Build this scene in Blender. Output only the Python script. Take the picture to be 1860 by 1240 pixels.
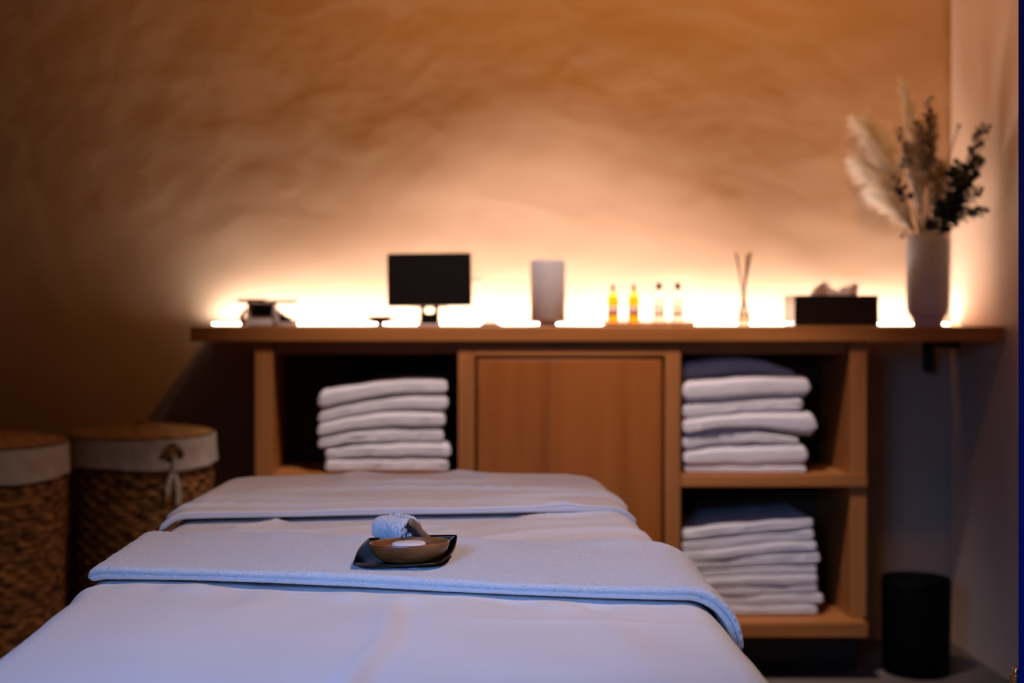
import bpy, bmesh, math, random
from mathutils import Vector, Matrix, noise
PI = math.pi
random.seed(7)
scn = bpy.context.scene
for o in list(bpy.data.objects):
    bpy.data.objects.remove(o)

# ------------------------------------------------------------------ camera
F, VX, VY, H = 2583.0, 815.0, 550.0, 0.924      # focal in px (1860 wide), vanishing point, eye height
cd = bpy.data.cameras.new('camera')
cam = bpy.data.objects.new('camera', cd)
scn.collection.objects.link(cam)
cam.location = (0, 0, H)
cam.rotation_euler = (PI / 2, 0, 0)
cd.sensor_width = 36
cd.lens = F / 1860 * 36
cd.shift_x = (930 - VX) / 1860
cd.shift_y = -(620 - VY) / 1860
cd.clip_start = 0.05
cd.dof.use_dof = True
cd.dof.focus_distance = 1.74
cd.dof.aperture_fstop = 3.5
scn.camera = cam

def X(px, D): return (px - VX) * D / F
def Z(py, D): return H - (py - VY) * D / F

# ------------------------------------------------------------------ view + world
scn.view_settings.view_transform = 'Standard'
scn.view_settings.look = 'None'
scn.view_settings.exposure = 0.0
scn.view_settings.gamma = 1.0
scn.view_settings.use_curve_mapping = False
try:
    scn.cycles.use_denoising = True
    scn.cycles.denoiser = 'OPENIMAGEDENOISE'
    scn.cycles.sample_clamp_indirect = 6.0
    scn.cycles.caustics_reflective = False
    scn.cycles.max_bounces = 8
except Exception:
    pass
w = bpy.data.worlds.new('world'); scn.world = w; w.use_nodes = True
w.node_tree.nodes['Background'].inputs[0].default_value = (0.5, 0.55, 0.8, 1)
w.node_tree.nodes['Background'].inputs[1].default_value = 0.01

# ------------------------------------------------------------------ lights of the room, plus an added wall wash
def area(name, loc, target, size, size_y, power, col, spread=180):
    l = bpy.data.lights.new(name, 'AREA'); l.shape = 'RECTANGLE'
    l.size = size; l.size_y = size_y; l.energy = power; l.color = col
    l.spread = math.radians(spread)
    o = bpy.data.objects.new(name, l); scn.collection.objects.link(o)
    o.location = loc
    o.rotation_euler = (Vector(target) - Vector(loc)).to_track_quat('-Z', 'Y').to_euler()
    return o
def spot(name, loc, target, power, col, cone, blend, radius):
    l = bpy.data.lights.new(name, 'SPOT'); l.energy = power; l.color = col
    l.spot_size = math.radians(cone); l.spot_blend = blend; l.shadow_soft_size = radius
    o = bpy.data.objects.new(name, l); scn.collection.objects.link(o)
    o.location = loc
    o.rotation_euler = (Vector(target) - Vector(loc)).to_track_quat('-Z', 'Y').to_euler()
    return o
area('window_daylight', (-0.60, 0.12, 1.22), (-0.05, 1.38, 0.55), 0.6, 0.5, 2.35, (0.18, 0.41, 1.0), 50)
spot('ceiling_downlight_bed', (0.62, 1.55, 2.15), (-0.12, 1.95, 0.55), 52.0, (1.0, 0.72, 0.62), 76, 1.0, 0.05)
spot('added_wall_wash', (0.55, 2.30, 2.5), (0.42, 3.88, 2.12), 70.0, (1.0, 0.42, 0.09), 108, 1.0, 0.08)  # added amber spot with no known fixture, lifts the upper wall
spot('ceiling_downlight_cabinet', (0.28, 2.62, 2.45), (0.26, 3.50, 0.70), 160.0, (1.0, 0.80, 0.76), 54, 0.75, 0.06)
LED_PALE, LED_PALE_POWER = (1.0, 0.93, 0.88), 64.0      # row of the strip nearest the wall
ADDED_AMBER, ADDED_AMBER_POWER = (1.0, 0.43, 0.11), 11.0   # added row further out, tints the upper wall amber

# ------------------------------------------------------------------ materials
def M(name, col, rough=0.6, metal=0.0, spec=0.5):
    m = bpy.data.materials.new(name); m.use_nodes = True
    b = m.node_tree.nodes['Principled BSDF']
    b.inputs['Base Color'].default_value = (*col, 1)
    b.inputs['Roughness'].default_value = rough
    b.inputs['Metallic'].default_value = metal
    b.inputs['Specular IOR Level'].default_value = spec
    return m
def add_noise_col(m, c1, c2, scale=(1, 1, 1), nscale=5.0, detail=4, lo=0.3, hi=0.7, bump=0.0, bdist=0.002, bscale=None, distortion=0.0):
    nt = m.node_tree; N = nt.nodes; L = nt.links; b = N['Principled BSDF']
    tc = N.new('ShaderNodeTexCoord'); mp = N.new('ShaderNodeMapping'); mp.inputs['Scale'].default_value = scale
    L.new(tc.outputs['Object'], mp.inputs['Vector'])
    n = N.new('ShaderNodeTexNoise'); n.inputs['Scale'].default_value = nscale; n.inputs['Detail'].default_value = detail
    n.inputs['Distortion'].default_value = distortion
    L.new(mp.outputs[0], n.inputs['Vector'])
    cr = N.new('ShaderNodeValToRGB'); cr.color_ramp.elements[0].position = lo; cr.color_ramp.elements[1].position = hi
    cr.color_ramp.elements[0].color = (*c1, 1); cr.color_ramp.elements[1].color = (*c2, 1)
    L.new(n.outputs[0], cr.inputs[0]); L.new(cr.outputs[0], b.inputs['Base Color'])
    if bump:
        src = n
        if bscale:
            src = N.new('ShaderNodeTexNoise'); src.inputs['Scale'].default_value = bscale; src.inputs['Detail'].default_value = 5
            L.new(tc.outputs['Object'], src.inputs['Vector'])
        bp = N.new('ShaderNodeBump'); bp.inputs['Strength'].default_value = bump; bp.inputs['Distance'].default_value = bdist
        L.new(src.outputs[0], bp.inputs['Height']); L.new(bp.outputs[0], b.inputs['Normal'])
    return m
def wood(name, c1, c2, axis, rough=0.5, k=1.0):
    sc = [14 * k, 14 * k, 14 * k]; sc['xyz'.index(axis)] = 0.9 * k
    return add_noise_col(M(name, c1, rough, spec=0.35), c1, c2, tuple(sc), 1.6, 6, 0.25, 0.75, 0.15, 0.001, distortion=0.6)
OAK1, OAK2 = (0.29, 0.103, 0.023), (0.49, 0.20, 0.056)
wood_x = wood('oak_grain_along', OAK1, OAK2, 'x')
wood_z = wood('oak_grain_upright', OAK1, OAK2, 'z')
wood_door = wood('oak_door_veneer', (0.25, 0.071, 0.009), (0.43, 0.14, 0.025), 'z', 0.45, 0.55)
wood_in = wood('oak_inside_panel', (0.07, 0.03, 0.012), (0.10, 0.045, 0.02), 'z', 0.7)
plaster = add_noise_col(M('clay_plaster', (0.5, 0.3, 0.16), 0.85, spec=0.2), (0.56, 0.385, 0.255), (0.65, 0.46, 0.315), (1, 1, 1.6), 2.2, 6, 0.3, 0.7, 0.45, 0.010, 8.0)
plaster_lit = add_noise_col(M('clay_plaster_smooth_lit', (0.4, 0.24, 0.15), 0.85, spec=0.2), (0.76, 0.56, 0.41), (0.82, 0.61, 0.45), (1, 1, 1), 3, 4, 0.3, 0.7, 0.15, 0.003, 12.0)  # same plaster made lighter: the strip's glow on the right wall is in the colour
floor_m = add_noise_col(M('concrete_floor', (0.3, 0.25, 0.22), 0.5), (0.12, 0.095, 0.085), (0.20, 0.165, 0.15), (1, 1, 1), 3, 5)
ceil_m = M('ceiling_paint', (0.16, 0.11, 0.08), 0.9)
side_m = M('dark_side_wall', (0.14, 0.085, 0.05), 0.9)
black_m = M('black_laminate', (0.010, 0.009, 0.009), 0.5)
blackbin = M('black_plastic', (0.002, 0.002, 0.002), 0.6, spec=0.08)
def terry_mat(name, c1, c2):
    m = add_noise_col(M(name, c1, 0.95, spec=0.1), c1, c2, (1, 1, 1), 420, 3, 0.3, 0.6, 0.9, 0.0022, 800)
    b = m.node_tree.nodes['Principled BSDF']
    b.inputs['Sheen Weight'].default_value = 0.25; b.inputs['Sheen Roughness'].default_value = 0.6
    return m
terry = terry_mat('white_terry', (0.74, 0.74, 0.77), (0.84, 0.84, 0.87))
towel_m = terry_mat('white_folded_terry', (0.74, 0.73, 0.76), (0.82, 0.81, 0.84))
cotton = add_noise_col(M('white_cotton_sheet', (0.8, 0.78, 0.78), 0.8, spec=0.2), (0.76, 0.74, 0.75), (0.82, 0.80, 0.81), (1, 1, 1), 6, 4, 0.3, 0.7, 0.12, 0.0006, 900)
canvas = add_noise_col(M('cream_canvas', (0.62, 0.55, 0.47), 0.9, spec=0.1), (0.52, 0.45, 0.38), (0.64, 0.57, 0.49), (1, 1, 1), 25, 4, 0.3, 0.7, 0.2, 0.001)
leather = M('black_leatherette', (0.015, 0.013, 0.013), 0.45)
def wicker_mat():
    m = add_noise_col(M('woven_hyacinth', (0.3, 0.14, 0.04), 0.7, spec=0.3), (0.055, 0.020, 0.005), (0.50, 0.235, 0.07), (1, 1, 2.0), 38, 4, 0.33, 0.68, 0.6, 0.004)
    return m
wicker = wicker_mat()
wicker_lid = add_noise_col(M('woven_lid', (0.4, 0.2, 0.06), 0.65), (0.22, 0.10, 0.025), (0.62, 0.31, 0.09), (1, 1, 1), 40, 4, 0.3, 0.7, 0.4, 0.003)
bronze = add_noise_col(M('dark_bronze', (0.08, 0.05, 0.035), 0.28, metal=1.0), (0.045, 0.03, 0.022), (0.09, 0.058, 0.038), (1, 1, 1), 30, 3)
acacia = add_noise_col(M('acacia_wood', (0.2, 0.07, 0.02), 0.3), (0.17, 0.042, 0.011), (0.42, 0.145, 0.036), (6, 22, 22), 2.2, 6, 0.3, 0.72, 0.1, 0.0005, distortion=0.8)
brushwood = add_noise_col(M('brush_wood', (0.3, 0.16, 0.09), 0.5), (0.20, 0.10, 0.05), (0.36, 0.20, 0.11), (30, 5, 5), 6, 4)
bristle_m = M('dark_bristles', (0.015, 0.012, 0.02), 0.9)
soap_m = M('white_disc', (0.86, 0.82, 0.84), 0.45)
screen_m = M('black_screen', (0.006, 0.005, 0.005), 0.6, spec=0.04)
pale_pl = M('pale_plastic', (0.62, 0.58, 0.58), 0.4)
warm_pl = M('tan_plate', (0.30, 0.14, 0.08), 0.5)
dark_pl = M('dark_plastic', (0.009, 0.006, 0.005), 0.45, spec=0.25)
grey_body = add_noise_col(M('grey_fabric_body', (0.42, 0.40, 0.41), 0.85), (0.37, 0.35, 0.36), (0.45, 0.43, 0.44), (1, 1, 1), 300, 2)
ceramic = add_noise_col(M('matte_white_ceramic', (0.6, 0.58, 0.62), 0.7), (0.42, 0.42, 0.46), (0.48, 0.48, 0.52), (1, 1, 1), 12, 3)
label_m = M('pink_paper_label', (0.74, 0.50, 0.42), 0.8)
tissue_m = M('tissue_paper', (0.85, 0.80, 0.80), 0.9)
boxside = M('black_box', (0.012, 0.008, 0.006), 0.2, spec=0.5)
navy = M('navy_lacquer', (0.0003, 0.016, 0.30), 0.5, spec=0.08)
brass = add_noise_col(M('brass', (0.55, 0.32, 0.12), 0.3, metal=1.0), (0.50, 0.28, 0.10), (0.62, 0.38, 0.16), (1, 1, 1), 60, 2)
dish_m = M('dark_wood_dish', (0.11, 0.045, 0.02), 0.5)
def glass_mat(name, col, rough=0.05, tr=0.95):
    m = M(name, col, rough)
    b = m.node_tree.nodes['Principled BSDF']
    b.inputs['Transmission Weight'].default_value = tr; b.inputs['IOR'].default_value = 1.35
    return m
amber = glass_mat('amber_oil', (1.0, 0.42, 0.01), 0.25, 0.9)
clear = glass_mat('clear_glass', (1.0, 0.98, 0.94), 0.1, 0.97)
clear_label = glass_mat('clear_film_label', (1.0, 0.97, 0.92), 0.35, 0.9)
oilm = glass_mat('pale_oil', (1.0, 0.85, 0.6), 0.15, 0.9)
reed_m = M('reed', (0.10, 0.045, 0.03), 0.8)
plume_m = M('cream_plume', (0.98, 0.94, 0.88), 0.9)
def translucent(m, col, f):
    nt = m.node_tree; b = nt.nodes['Principled BSDF']; out = [n for n in nt.nodes if n.type == 'OUTPUT_MATERIAL'][0]
    t = nt.nodes.new('ShaderNodeBsdfTranslucent'); t.inputs[0].default_value = (*col, 1)
    mx_ = nt.nodes.new('ShaderNodeMixShader'); mx_.inputs[0].default_value = f
    nt.links.new(b.outputs[0], mx_.inputs[1]); nt.links.new(t.outputs[0], mx_.inputs[2]); nt.links.new(mx_.outputs[0], out.inputs[0])
translucent(plume_m, (1.0, 0.95, 0.88), 0.55)
translucent(tissue_m, (0.9, 0.82, 0.78), 0.55)
grass_m = add_noise_col(M('dried_seed_heads', (0.4, 0.26, 0.16), 0.9), (0.20, 0.12, 0.065), (0.78, 0.62, 0.46), (1, 1, 1), 80, 3)
euc_m = add_noise_col(M('eucalyptus_leaf', (0.03, 0.045, 0.05), 0.55), (0.010, 0.013, 0.014), (0.055, 0.075, 0.095), (1, 1, 1), 30, 3)
stem_m = M('brown_stem', (0.06, 0.03, 0.015), 0.8)
def emis(name, col, power):
    m = bpy.data.materials.new(name); m.use_nodes = True
    nt = m.node_tree; nt.nodes.clear()
    e = nt.nodes.new('ShaderNodeEmission'); o = nt.nodes.new('ShaderNodeOutputMaterial')
    e.inputs[0].default_value = (*col, 1); e.inputs[1].default_value = power
    nt.links.new(e.outputs[0], o.inputs[0]); return m
led_pale = emis('led_neutral_row', LED_PALE, LED_PALE_POWER); added_amber = emis('added_amber_row', ADDED_AMBER, ADDED_AMBER_POWER)

# ------------------------------------------------------------------ helpers
def link(o): scn.collection.objects.link(o)
def thing(name, label, cat, loc=(0, 0, 0), group=None, rotz=0.0):
    o = bpy.data.objects.new(name, None); link(o)
    o.empty_display_size = 0.05
    o.location = loc; o.rotation_euler = (0, 0, rotz)
    o['label'] = label; o['category'] = cat
    if group: o['group'] = group
    return o
def tag(o, label, cat, group=None):
    o['label'] = label; o['category'] = cat
    if group: o['group'] = group
    return o
def origin_of(p):
    v = Vector((0, 0, 0))
    while p is not None:
        v += p.location; p = p.parent
    return v
def obj(name, bm, mat, parent=None, origin=None, local=False, smooth=True, bevel=0, solid=0, sub=0):
    """bmesh in world coordinates (unless local) -> one mesh object; origin moved to parent's origin"""
    off = Vector((0, 0, 0))
    if not local:
        off = origin_of(parent) if parent is not None else Vector(origin or (0, 0, 0))
        bmesh.ops.translate(bm, verts=bm.verts, vec=-off)
    bmesh.ops.recalc_face_normals(bm, faces=bm.faces)
    me = bpy.data.meshes.new(name); bm.to_mesh(me); bm.free()
    me.materials.append(mat)
    if smooth:
        for p in me.polygons: p.use_smooth = True
    o = bpy.data.objects.new(name, me); link(o)
    if parent is not None: o.parent = parent
    elif not local: o.location = off
    if solid:
        md = o.modifiers.new('s', 'SOLIDIFY'); md.thickness = solid; md.offset = -1
    if bevel:
        md = o.modifiers.new('b', 'BEVEL'); md.width = bevel; md.segments = 3; md.limit_method = 'ANGLE'
        me.set_sharp_from_angle(angle=math.radians(40)) if hasattr(me, 'set_sharp_from_angle') else None
        md.harden_normals = False
    elif smooth and hasattr(me, 'set_sharp_from_angle'):
        me.set_sharp_from_angle(angle=math.radians(50))
    if sub:
        md = o.modifiers.new('u', 'SUBSURF'); md.levels = sub; md.render_levels = sub
    return o
def struct(name, bm, mat, **k):
    o = obj(name, bm, mat, **k); o['kind'] = 'structure'; return o
def box(bm, x0, x1, y0, y1, z0, z1):
    vs = [bm.verts.new(p) for p in ((x0, y0, z0), (x1, y0, z0), (x1, y1, z0), (x0, y1, z0), (x0, y0, z1), (x1, y0, z1), (x1, y1, z1), (x0, y1, z1))]
    for f in ((3, 2, 1, 0), (4, 5, 6, 7), (0, 1, 5, 4), (1, 2, 6, 5), (2, 3, 7, 6), (3, 0, 4, 7)):
        bm.faces.new([vs[i] for i in f])
    return bm
def B(*a):
    return box(bmesh.new(), *a)
def lathe(bm, prof, c=(0, 0, 0), seg=40, sx=1.0, sy=1.0, cap=True):
    rings = []
    for r, z in prof:
        if r < 1e-6:
            rings.append([bm.verts.new((c[0], c[1], c[2] + z))])
        else:
            rings.append([bm.verts.new((c[0] + r * sx * math.cos(2 * PI * i / seg), c[1] + r * sy * math.sin(2 * PI * i / seg), c[2] + z)) for i in range(seg)])
    for a, b in zip(rings[:-1], rings[1:]):
        for i in range(seg):
            j = (i + 1) % seg
            if len(a) == 1 and len(b) == 1: continue
            if len(a) == 1: bm.faces.new((a[0], b[i], b[j]))
            elif len(b) == 1: bm.faces.new((a[i], a[j], b[0]))
            else: bm.faces.new((a[i], a[j], b[j], b[i]))
    if cap:
        if len(rings[0]) > 1: bm.faces.new(list(reversed(rings[0])))
        if len(rings[-1]) > 1: bm.faces.new(rings[-1])
    return bm
def tube(bm, pts, rad, seg=8):
    pts = [Vector(p) for p in pts]; n = len(pts)
    rad = rad if isinstance(rad, (list, tuple)) else [rad] * n
    prev = None; up = Vector((0.12, 0.31, 0.94)).normalized()
    for k, p in enumerate(pts):
        d = (pts[min(k + 1, n - 1)] - pts[max(k - 1, 0)]).normalized()
        a = d.cross(up)
        if a.length < 1e-3: a = d.cross(Vector((1, 0, 0)))
        a.normalize(); b = d.cross(a)
        ring = [bm.verts.new(p + (a * math.cos(2 * PI * i / seg) + b * math.sin(2 * PI * i / seg)) * rad[k]) for i in range(seg)]
        if prev:
            for i in range(seg):
                bm.faces.new((prev[i], prev[(i + 1) % seg], ring[(i + 1) % seg], ring[i]))
        else: bm.faces.new(list(reversed(ring)))
        prev = ring
    bm.faces.new(prev)
    return bm
def rrect(bm, w, h, d, r, seg=6, c=(0, 0, 0)):
    """rounded rectangle slab in XZ, thickness d along Y"""
    pts = []
    for cx, cz, a0 in ((w / 2 - r, h / 2 - r, 0), (-w / 2 + r, h / 2 - r, PI / 2), (-w / 2 + r, -h / 2 + r, PI), (w / 2 - r, -h / 2 + r, 1.5 * PI)):
        for i in range(seg + 1):
            a = a0 + PI / 2 * i / seg
            pts.append((cx + r * math.cos(a), cz + r * math.sin(a)))
    f = [bm.verts.new((c[0] + x, c[1] - d / 2, c[2] + z)) for x, z in pts]
    b = [bm.verts.new((c[0] + x, c[1] + d / 2, c[2] + z)) for x, z in pts]
    n = len(pts)
    bm.faces.new(f); bm.faces.new(list(reversed(b)))
    for i in range(n):
        bm.faces.new((f[(i + 1) % n], f[i], b[i], b[(i + 1) % n]))
    return bm
def nz(x, y, z=0.0): return noise.noise(Vector((x, y, z)))
def fbm(x, y, z=0.0, o=4):
    s, a, f = 0, 1, 1
    for _ in range(o):
        s += a * noise.noise(Vector((x * f, y * f, z * f))); a *= 0.5; f *= 2.03
    return s
def copy_tree(o, parent=None):
    c = o.copy(); link(c)
    if parent is not None: c.parent = parent
    for ch in list(o.children): copy_tree(ch, c)
    return c

# ------------------------------------------------------------------ the room
WR = 1.372          # right wall
WB = 3.885          # back wall
CF = 3.50           # counter front
bm = bmesh.new()
nx, nzz = 420, 300
x0, x1, z0, z1 = -2.4, WR + 0.02, -0.02, 2.62
vs = []
def wall_h(x, z):
    h = 0.005 * fbm(x * 1.7 + 3, z * 2.2, 1.0, 3) + 0.0020 * fbm(x * 6 + 9, z * 9, 4.2, 3)
    # trowelled ridges
    r = 1 - abs(nz(x * 2.4 + 7.1, z * 3.4 + 2.2, 8.0)) * 7
    if r > 0: h += 0.0018 * r * r * max(0, nz(x * 1.3, z * 1.3, 3.3) + 0.15) * 2
    return h
for j in range(nzz + 1):
    z = z0 + (z1 - z0) * j / nzz; row = []
    for i in range(nx + 1):
        x = x0 + (x1 - x0) * i / nx
        fade = min(1, max(0, (z - 0.86) / 0.10)) if x > -0.72 else 1.0
        row.append(bm.verts.new((x, WB + 0.012 - fade * max(-0.01, min(0.03, wall_h(x, z))) * 0.9, z)))
    vs.append(row)
for j in range(nzz):
    for i in range(nx):
        bm.faces.new((vs[j][i], vs[j][i + 1], vs[j + 1][i + 1], vs[j + 1][i]))
bk = [bm.verts.new((x, WB + 0.15, z)) for x, z in ((x0, z0), (x1, z0), (x1, z1), (x0, z1))]
bm.faces.new(list(reversed(bk)))
bm.faces.new([vs[0][i] for i in range(nx, -1, -1)] + [bk[0], bk[1]])
bm.faces.new([vs[nzz][i] for i in range(nx + 1)] + [bk[2], bk[3]])
bm.faces.new([vs[j][0] for j in range(nzz + 1)] + [bk[3], bk[0]])
bm.faces.new([vs[j][nx] for j in range(nzz, -1, -1)] + [bk[1], bk[2]])
struct('wall_back', bm, plaster)
struct('wall_right', B(WR, WR + 0.12, -1.7, WB + 0.0, 0, 2.6), plaster_lit, smooth=False)
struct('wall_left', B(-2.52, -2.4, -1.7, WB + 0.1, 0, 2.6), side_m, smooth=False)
struct('floor', B(-2.5, WR + 0.1, -1.7, WB + 0.1, -0.1, 0), floor_m, smooth=False)
struct('ceiling', B(-2.5, WR + 0.1, -1.7, WB + 0.1, 2.6, 2.7), ceil_m, smooth=False)

# open dark door leaf at the right edge of the view
ex, ey = X(1849.3, 1.80), 1.80
hx, hy = 0.93, 1.02
bm = bmesh.new()
d = Vector((hx - ex, hy - ey, 0)).normalized(); nrm = Vector((-d.y, d.x, 0))   # towards +x side
if nrm.x < 0: nrm = -nrm
p0 = Vector((ex, ey, 0)); p1 = Vector((hx, hy, 0))
q = [p0, p1, p1 + nrm * 0.035, p0 + nrm * 0.035]
lo = [bm.verts.new((v.x, v.y, 0.008)) for v in q]; hi_ = [bm.verts.new((v.x, v.y, 2.1)) for v in q]
bm.faces.new(lo); bm.faces.new(hi_)
for i in range(4): bm.faces.new((lo[i], lo[(i + 1) % 4], hi_[(i + 1) % 4], hi_[i]))
door = struct('door_1', bm, navy, smooth=False, origin=(ex, ey, 0), bevel=0.0008)
for zt in (Z(1212, 1.81), 1.85):
    bm = bmesh.new()
    c = (ex + 0.0005, ey + 0.0075, zt)
    lathe(bm, [(0.0, 0.0), (0.0045, 0.0), (0.0052, -0.0008), (0.0052, -0.007), (0.0072, -0.0075), (0.0075, -0.009), (0.0075, -0.09), (0.0052, -0.092), (0.0052, -0.099), (0.0, -0.1)], c, 24)
    obj('hinge', bm, brass, door)

# ------------------------------------------------------------------ countertop
s35 = CF
zt, zb = Z(593, s35), Z(620, s35)
ctop = thing('wooden_countertop', 'long oak countertop glowing along the back wall above the storage cabinet', 'countertop', (0.36, 3.7, zb))
wood_top = wood('oak_countertop', OAK1, OAK2, 'x', 0.3)
obj('top', B(X(345, s35), WR - 0.004, s35, WB - 0.006, zb, zt), wood_top, ctop, bevel=0.002)
bx0, bx1 = X(1727, 3.62), X(1745, 3.62)
bm = B(bx0, bx1, 3.62, 3.84, zb - 0.022, zb - 0.001); box(bm, bx0, bx1, 3.815, 3.84, zb - 0.09, zb - 0.02)
obj('bracket', bm, black_m, ctop, bevel=0.002)
led = thing('light_strip', 'glowing warm light strip lying along the back of the countertop', 'light strip', (0.36, 3.80, zt + 0.001))
obj('diffuser_row', B(X(388, 3.85), WR - 0.02, 3.842, 3.862, zt + 0.0006, zt + 0.0018), led_pale, led, smooth=False)
obj('diffuser_row', B(X(392, 3.74), WR - 0.03, 3.732, 3.752, zt + 0.0006, zt + 0.0018), added_amber, led, smooth=False)  # added glowing row, only there to warm the wall higher up

# ------------------------------------------------------------------ cabinet
cab = thing('storage_cabinet', 'oak storage cabinet with open towel bays and closed centre door', 'cabinet', (0.28, 3.7, 0))
PF = 3.515                     # post fronts
def cx(px): return X(px, PF)
ztop = zb - 0.001
zmid_t, zmid_b = Z(862, PF), Z(882, PF)
zbot_t, zbot_b = Z(1131, 3.46), Z(1158, 3.46)
yb = 3.862
for a, b_ in ((463, 495), (832, 862), (1208, 1236), (1545, 1574)):
    obj('upright_panel', B(cx(a), cx(b_), PF, yb, zbot_t + 0.0005, ztop), wood_z, cab, bevel=0.0015)
obj('top_rail', B(cx(495) + .0005, cx(832) - .0005, PF + 0.02, PF + 0.045, Z(643, PF), ztop), wood_x, cab, bevel=0.001)
obj('top_rail', B(cx(1236) + .0005, cx(1545) - .0005, PF + 0.02, PF + 0.045, Z(643, PF), ztop), wood_x, cab, bevel=0.001)
obj('top_rail', B(cx(862) + .0003, cx(1208) - .0003, PF, PF + 0.03, Z(646, PF), ztop), wood_x, cab, bevel=0.001)
obj('door', B(cx(867), cx(1203), PF + 0.004, PF + 0.024, zbot_t + 0.004, Z(652, PF)), wood_door, cab, bevel=0.003)
obj('shelf', B(cx(495) + .0005, cx(832) - .0005, PF + 0.004, yb, zmid_b, zmid_t), wood_x, cab, bevel=0.0015)
# right middle shelf laps over the end post
bm = B(cx(1236) + .0005, cx(1572), PF - 0.012, PF - 0.0005, zmid_b, zmid_t)
box(bm, cx(1236) + .0005, cx(1545) - .0005, PF - 0.0005, yb, zmid_b, zmid_t)
obj('shelf', bm, wood_x, cab, smooth=False)
obj('bottom_shelf', B(cx(463), X(1578, 3.46), 3.46, yb, zbot_b, zbot_t), wood_x, cab, bevel=0.003)
obj('plinth', B(cx(475), cx(1568), 3.575, yb, 0.0, zbot_b - 0.0005), black_m, cab, smooth=False)
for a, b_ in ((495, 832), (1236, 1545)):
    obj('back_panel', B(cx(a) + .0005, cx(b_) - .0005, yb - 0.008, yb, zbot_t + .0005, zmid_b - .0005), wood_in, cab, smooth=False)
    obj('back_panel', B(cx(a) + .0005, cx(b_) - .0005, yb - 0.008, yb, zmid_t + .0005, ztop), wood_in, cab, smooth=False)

# ------------------------------------------------------------------ folded towels
def folded_towel(xa, xb, yf, ybk, lowf, highf, seed, fold_groove=True):
    """slab between two height curves, rounded fold to the front; closed mesh"""
    bm = bmesh.new(); nu = 56; prof = 22; rings = []
    for i in range(nu + 1):
        u = i / nu
        uu = 0.5 - 0.5 * math.cos(PI * u)                      # denser at the ends
        x = xa + (xb - xa) * uu
        lo, hi = lowf(uu), highf(uu); h = hi - lo; mid = (lo + hi) / 2
        e = min(uu, 1 - uu) * (xb - xa); R = h * 0.32
        k = 1.0 if e > R else math.sqrt(max(0.0, 1 - (1 - e / R) ** 2)) * 0.97 + 0.03
        hh = h / 2 * k
        y0 = yf + 0.005 * nz(x * 9, seed * 3.1, mid * 9) + (1 - k) * 0.006
        ring = []
        for j in range(prof):
            a = 2 * PI * j / prof
            ca, sa = math.cos(a), math.sin(a)
            zz = mid + hh * (abs(sa) ** 0.75) * (1 if sa >= 0 else -1)
            if ca < 0: y = y0 + h / 2 + ca * h / 2 * (abs(ca) ** -0.15 if abs(ca) > 1e-3 else 1)
            else: y = ybk - h / 2 + ca * h / 2
            if fold_groove and ca < -0.97: y += 0.0035           # crease of the fold
            n = 0.0010 * nz(x * 55, y * 55, zz * 55 + seed)
            y += n * 1.6
            if abs(sa) > 0.5: zz -= abs(n) * (1 if sa > 0 else -1)
            ring.append(bm.verts.new((x, y, zz)))
        rings.append(ring)
    for a, b in zip(rings[:-1], rings[1:]):
        for j in range(prof):
            bm.faces.new((a[j], a[(j + 1) % prof], b[(j + 1) % prof], b[j]))
    bm.faces.new(rings[0]); bm.faces.new(list(reversed(rings[-1])))
    return bm
def curve3(l, m, r, D):
    zl, zm, zr = Z(l, D), Z(m, D), Z(r, D)
    def f(u):
        return zl * (1 - u) * (1 - 2 * u) + zm * 4 * u * (1 - u) + zr * u * (2 * u - 1)
    return f
def stack(bounds, extents, D, depth, base, labels, group, D2=None):
    def wob(f, k):
        return lambda u: f(u) + (0.0 if k == 0 else 0.0045 * nz(u * 3.1, k * 5.7, D * 3) + 0.0025 * nz(u * 8.3, k * 2.9, D))
    fs = [wob(curve3(*b, D), k) for k, b in enumerate(bounds)]                        # from bottom up
    f0 = fs[0]
    for k in range(len(fs) - 1):
        xa, xb = X(extents[k][0], D), X(extents[k][1], D)
        lo_f, hi_f = fs[k], fs[k + 1]
        if k == 0: low = (lambda u: base + 0.0008)
        else: low = (lambda u, f=lo_f: f(u) + 0.0007)
        high = (lambda u, f=hi_f: f(u) - 0.0007)
        yf = D + 0.006 * nz(k * 3.7, D) + (extents[k][2] if len(extents[k]) > 2 else 0)
        bm = folded_towel(xa, xb, yf, yf + depth, low, high, k * 1.7 + D * 11 + xa * 5)
        o = obj('folded_towel', bm, towel_m, origin=((xa + xb) / 2, yf + depth / 2, low(0.5)))
        tag(o, labels[k], 'towel', group)
ORD = ['bottom', 'second', 'third', 'fourth', 'fifth', 'sixth', 'seventh', 'eighth', 'ninth']
def labs(n, where, extra=None):
    out = []
    for k in range(n):
        if k == 0: t = f'white towel lying lowest in the stack {where}'
        elif k == n - 1: t = f'white towel topmost of the stack {where}'
        else: t = f'white towel, {ORD[k]} from below {where}'
        out.append(t)
    if extra:
        for k, t in extra.items(): out[k] = t
    return out
DT = 3.545
stack([(861, 861, 861), (836, 832, 834), (817, 806, 808), (796, 780, 778), (770, 750, 748), (751, 724, 717), (708, 691, 690)],
      [(590, 815), (590, 819), (577, 806), (576, 809), (577, 814), (577, 813)], DT, 0.27, zmid_t,
      labs(6, 'in the left open bay'), 'towels in the left bay')
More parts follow.
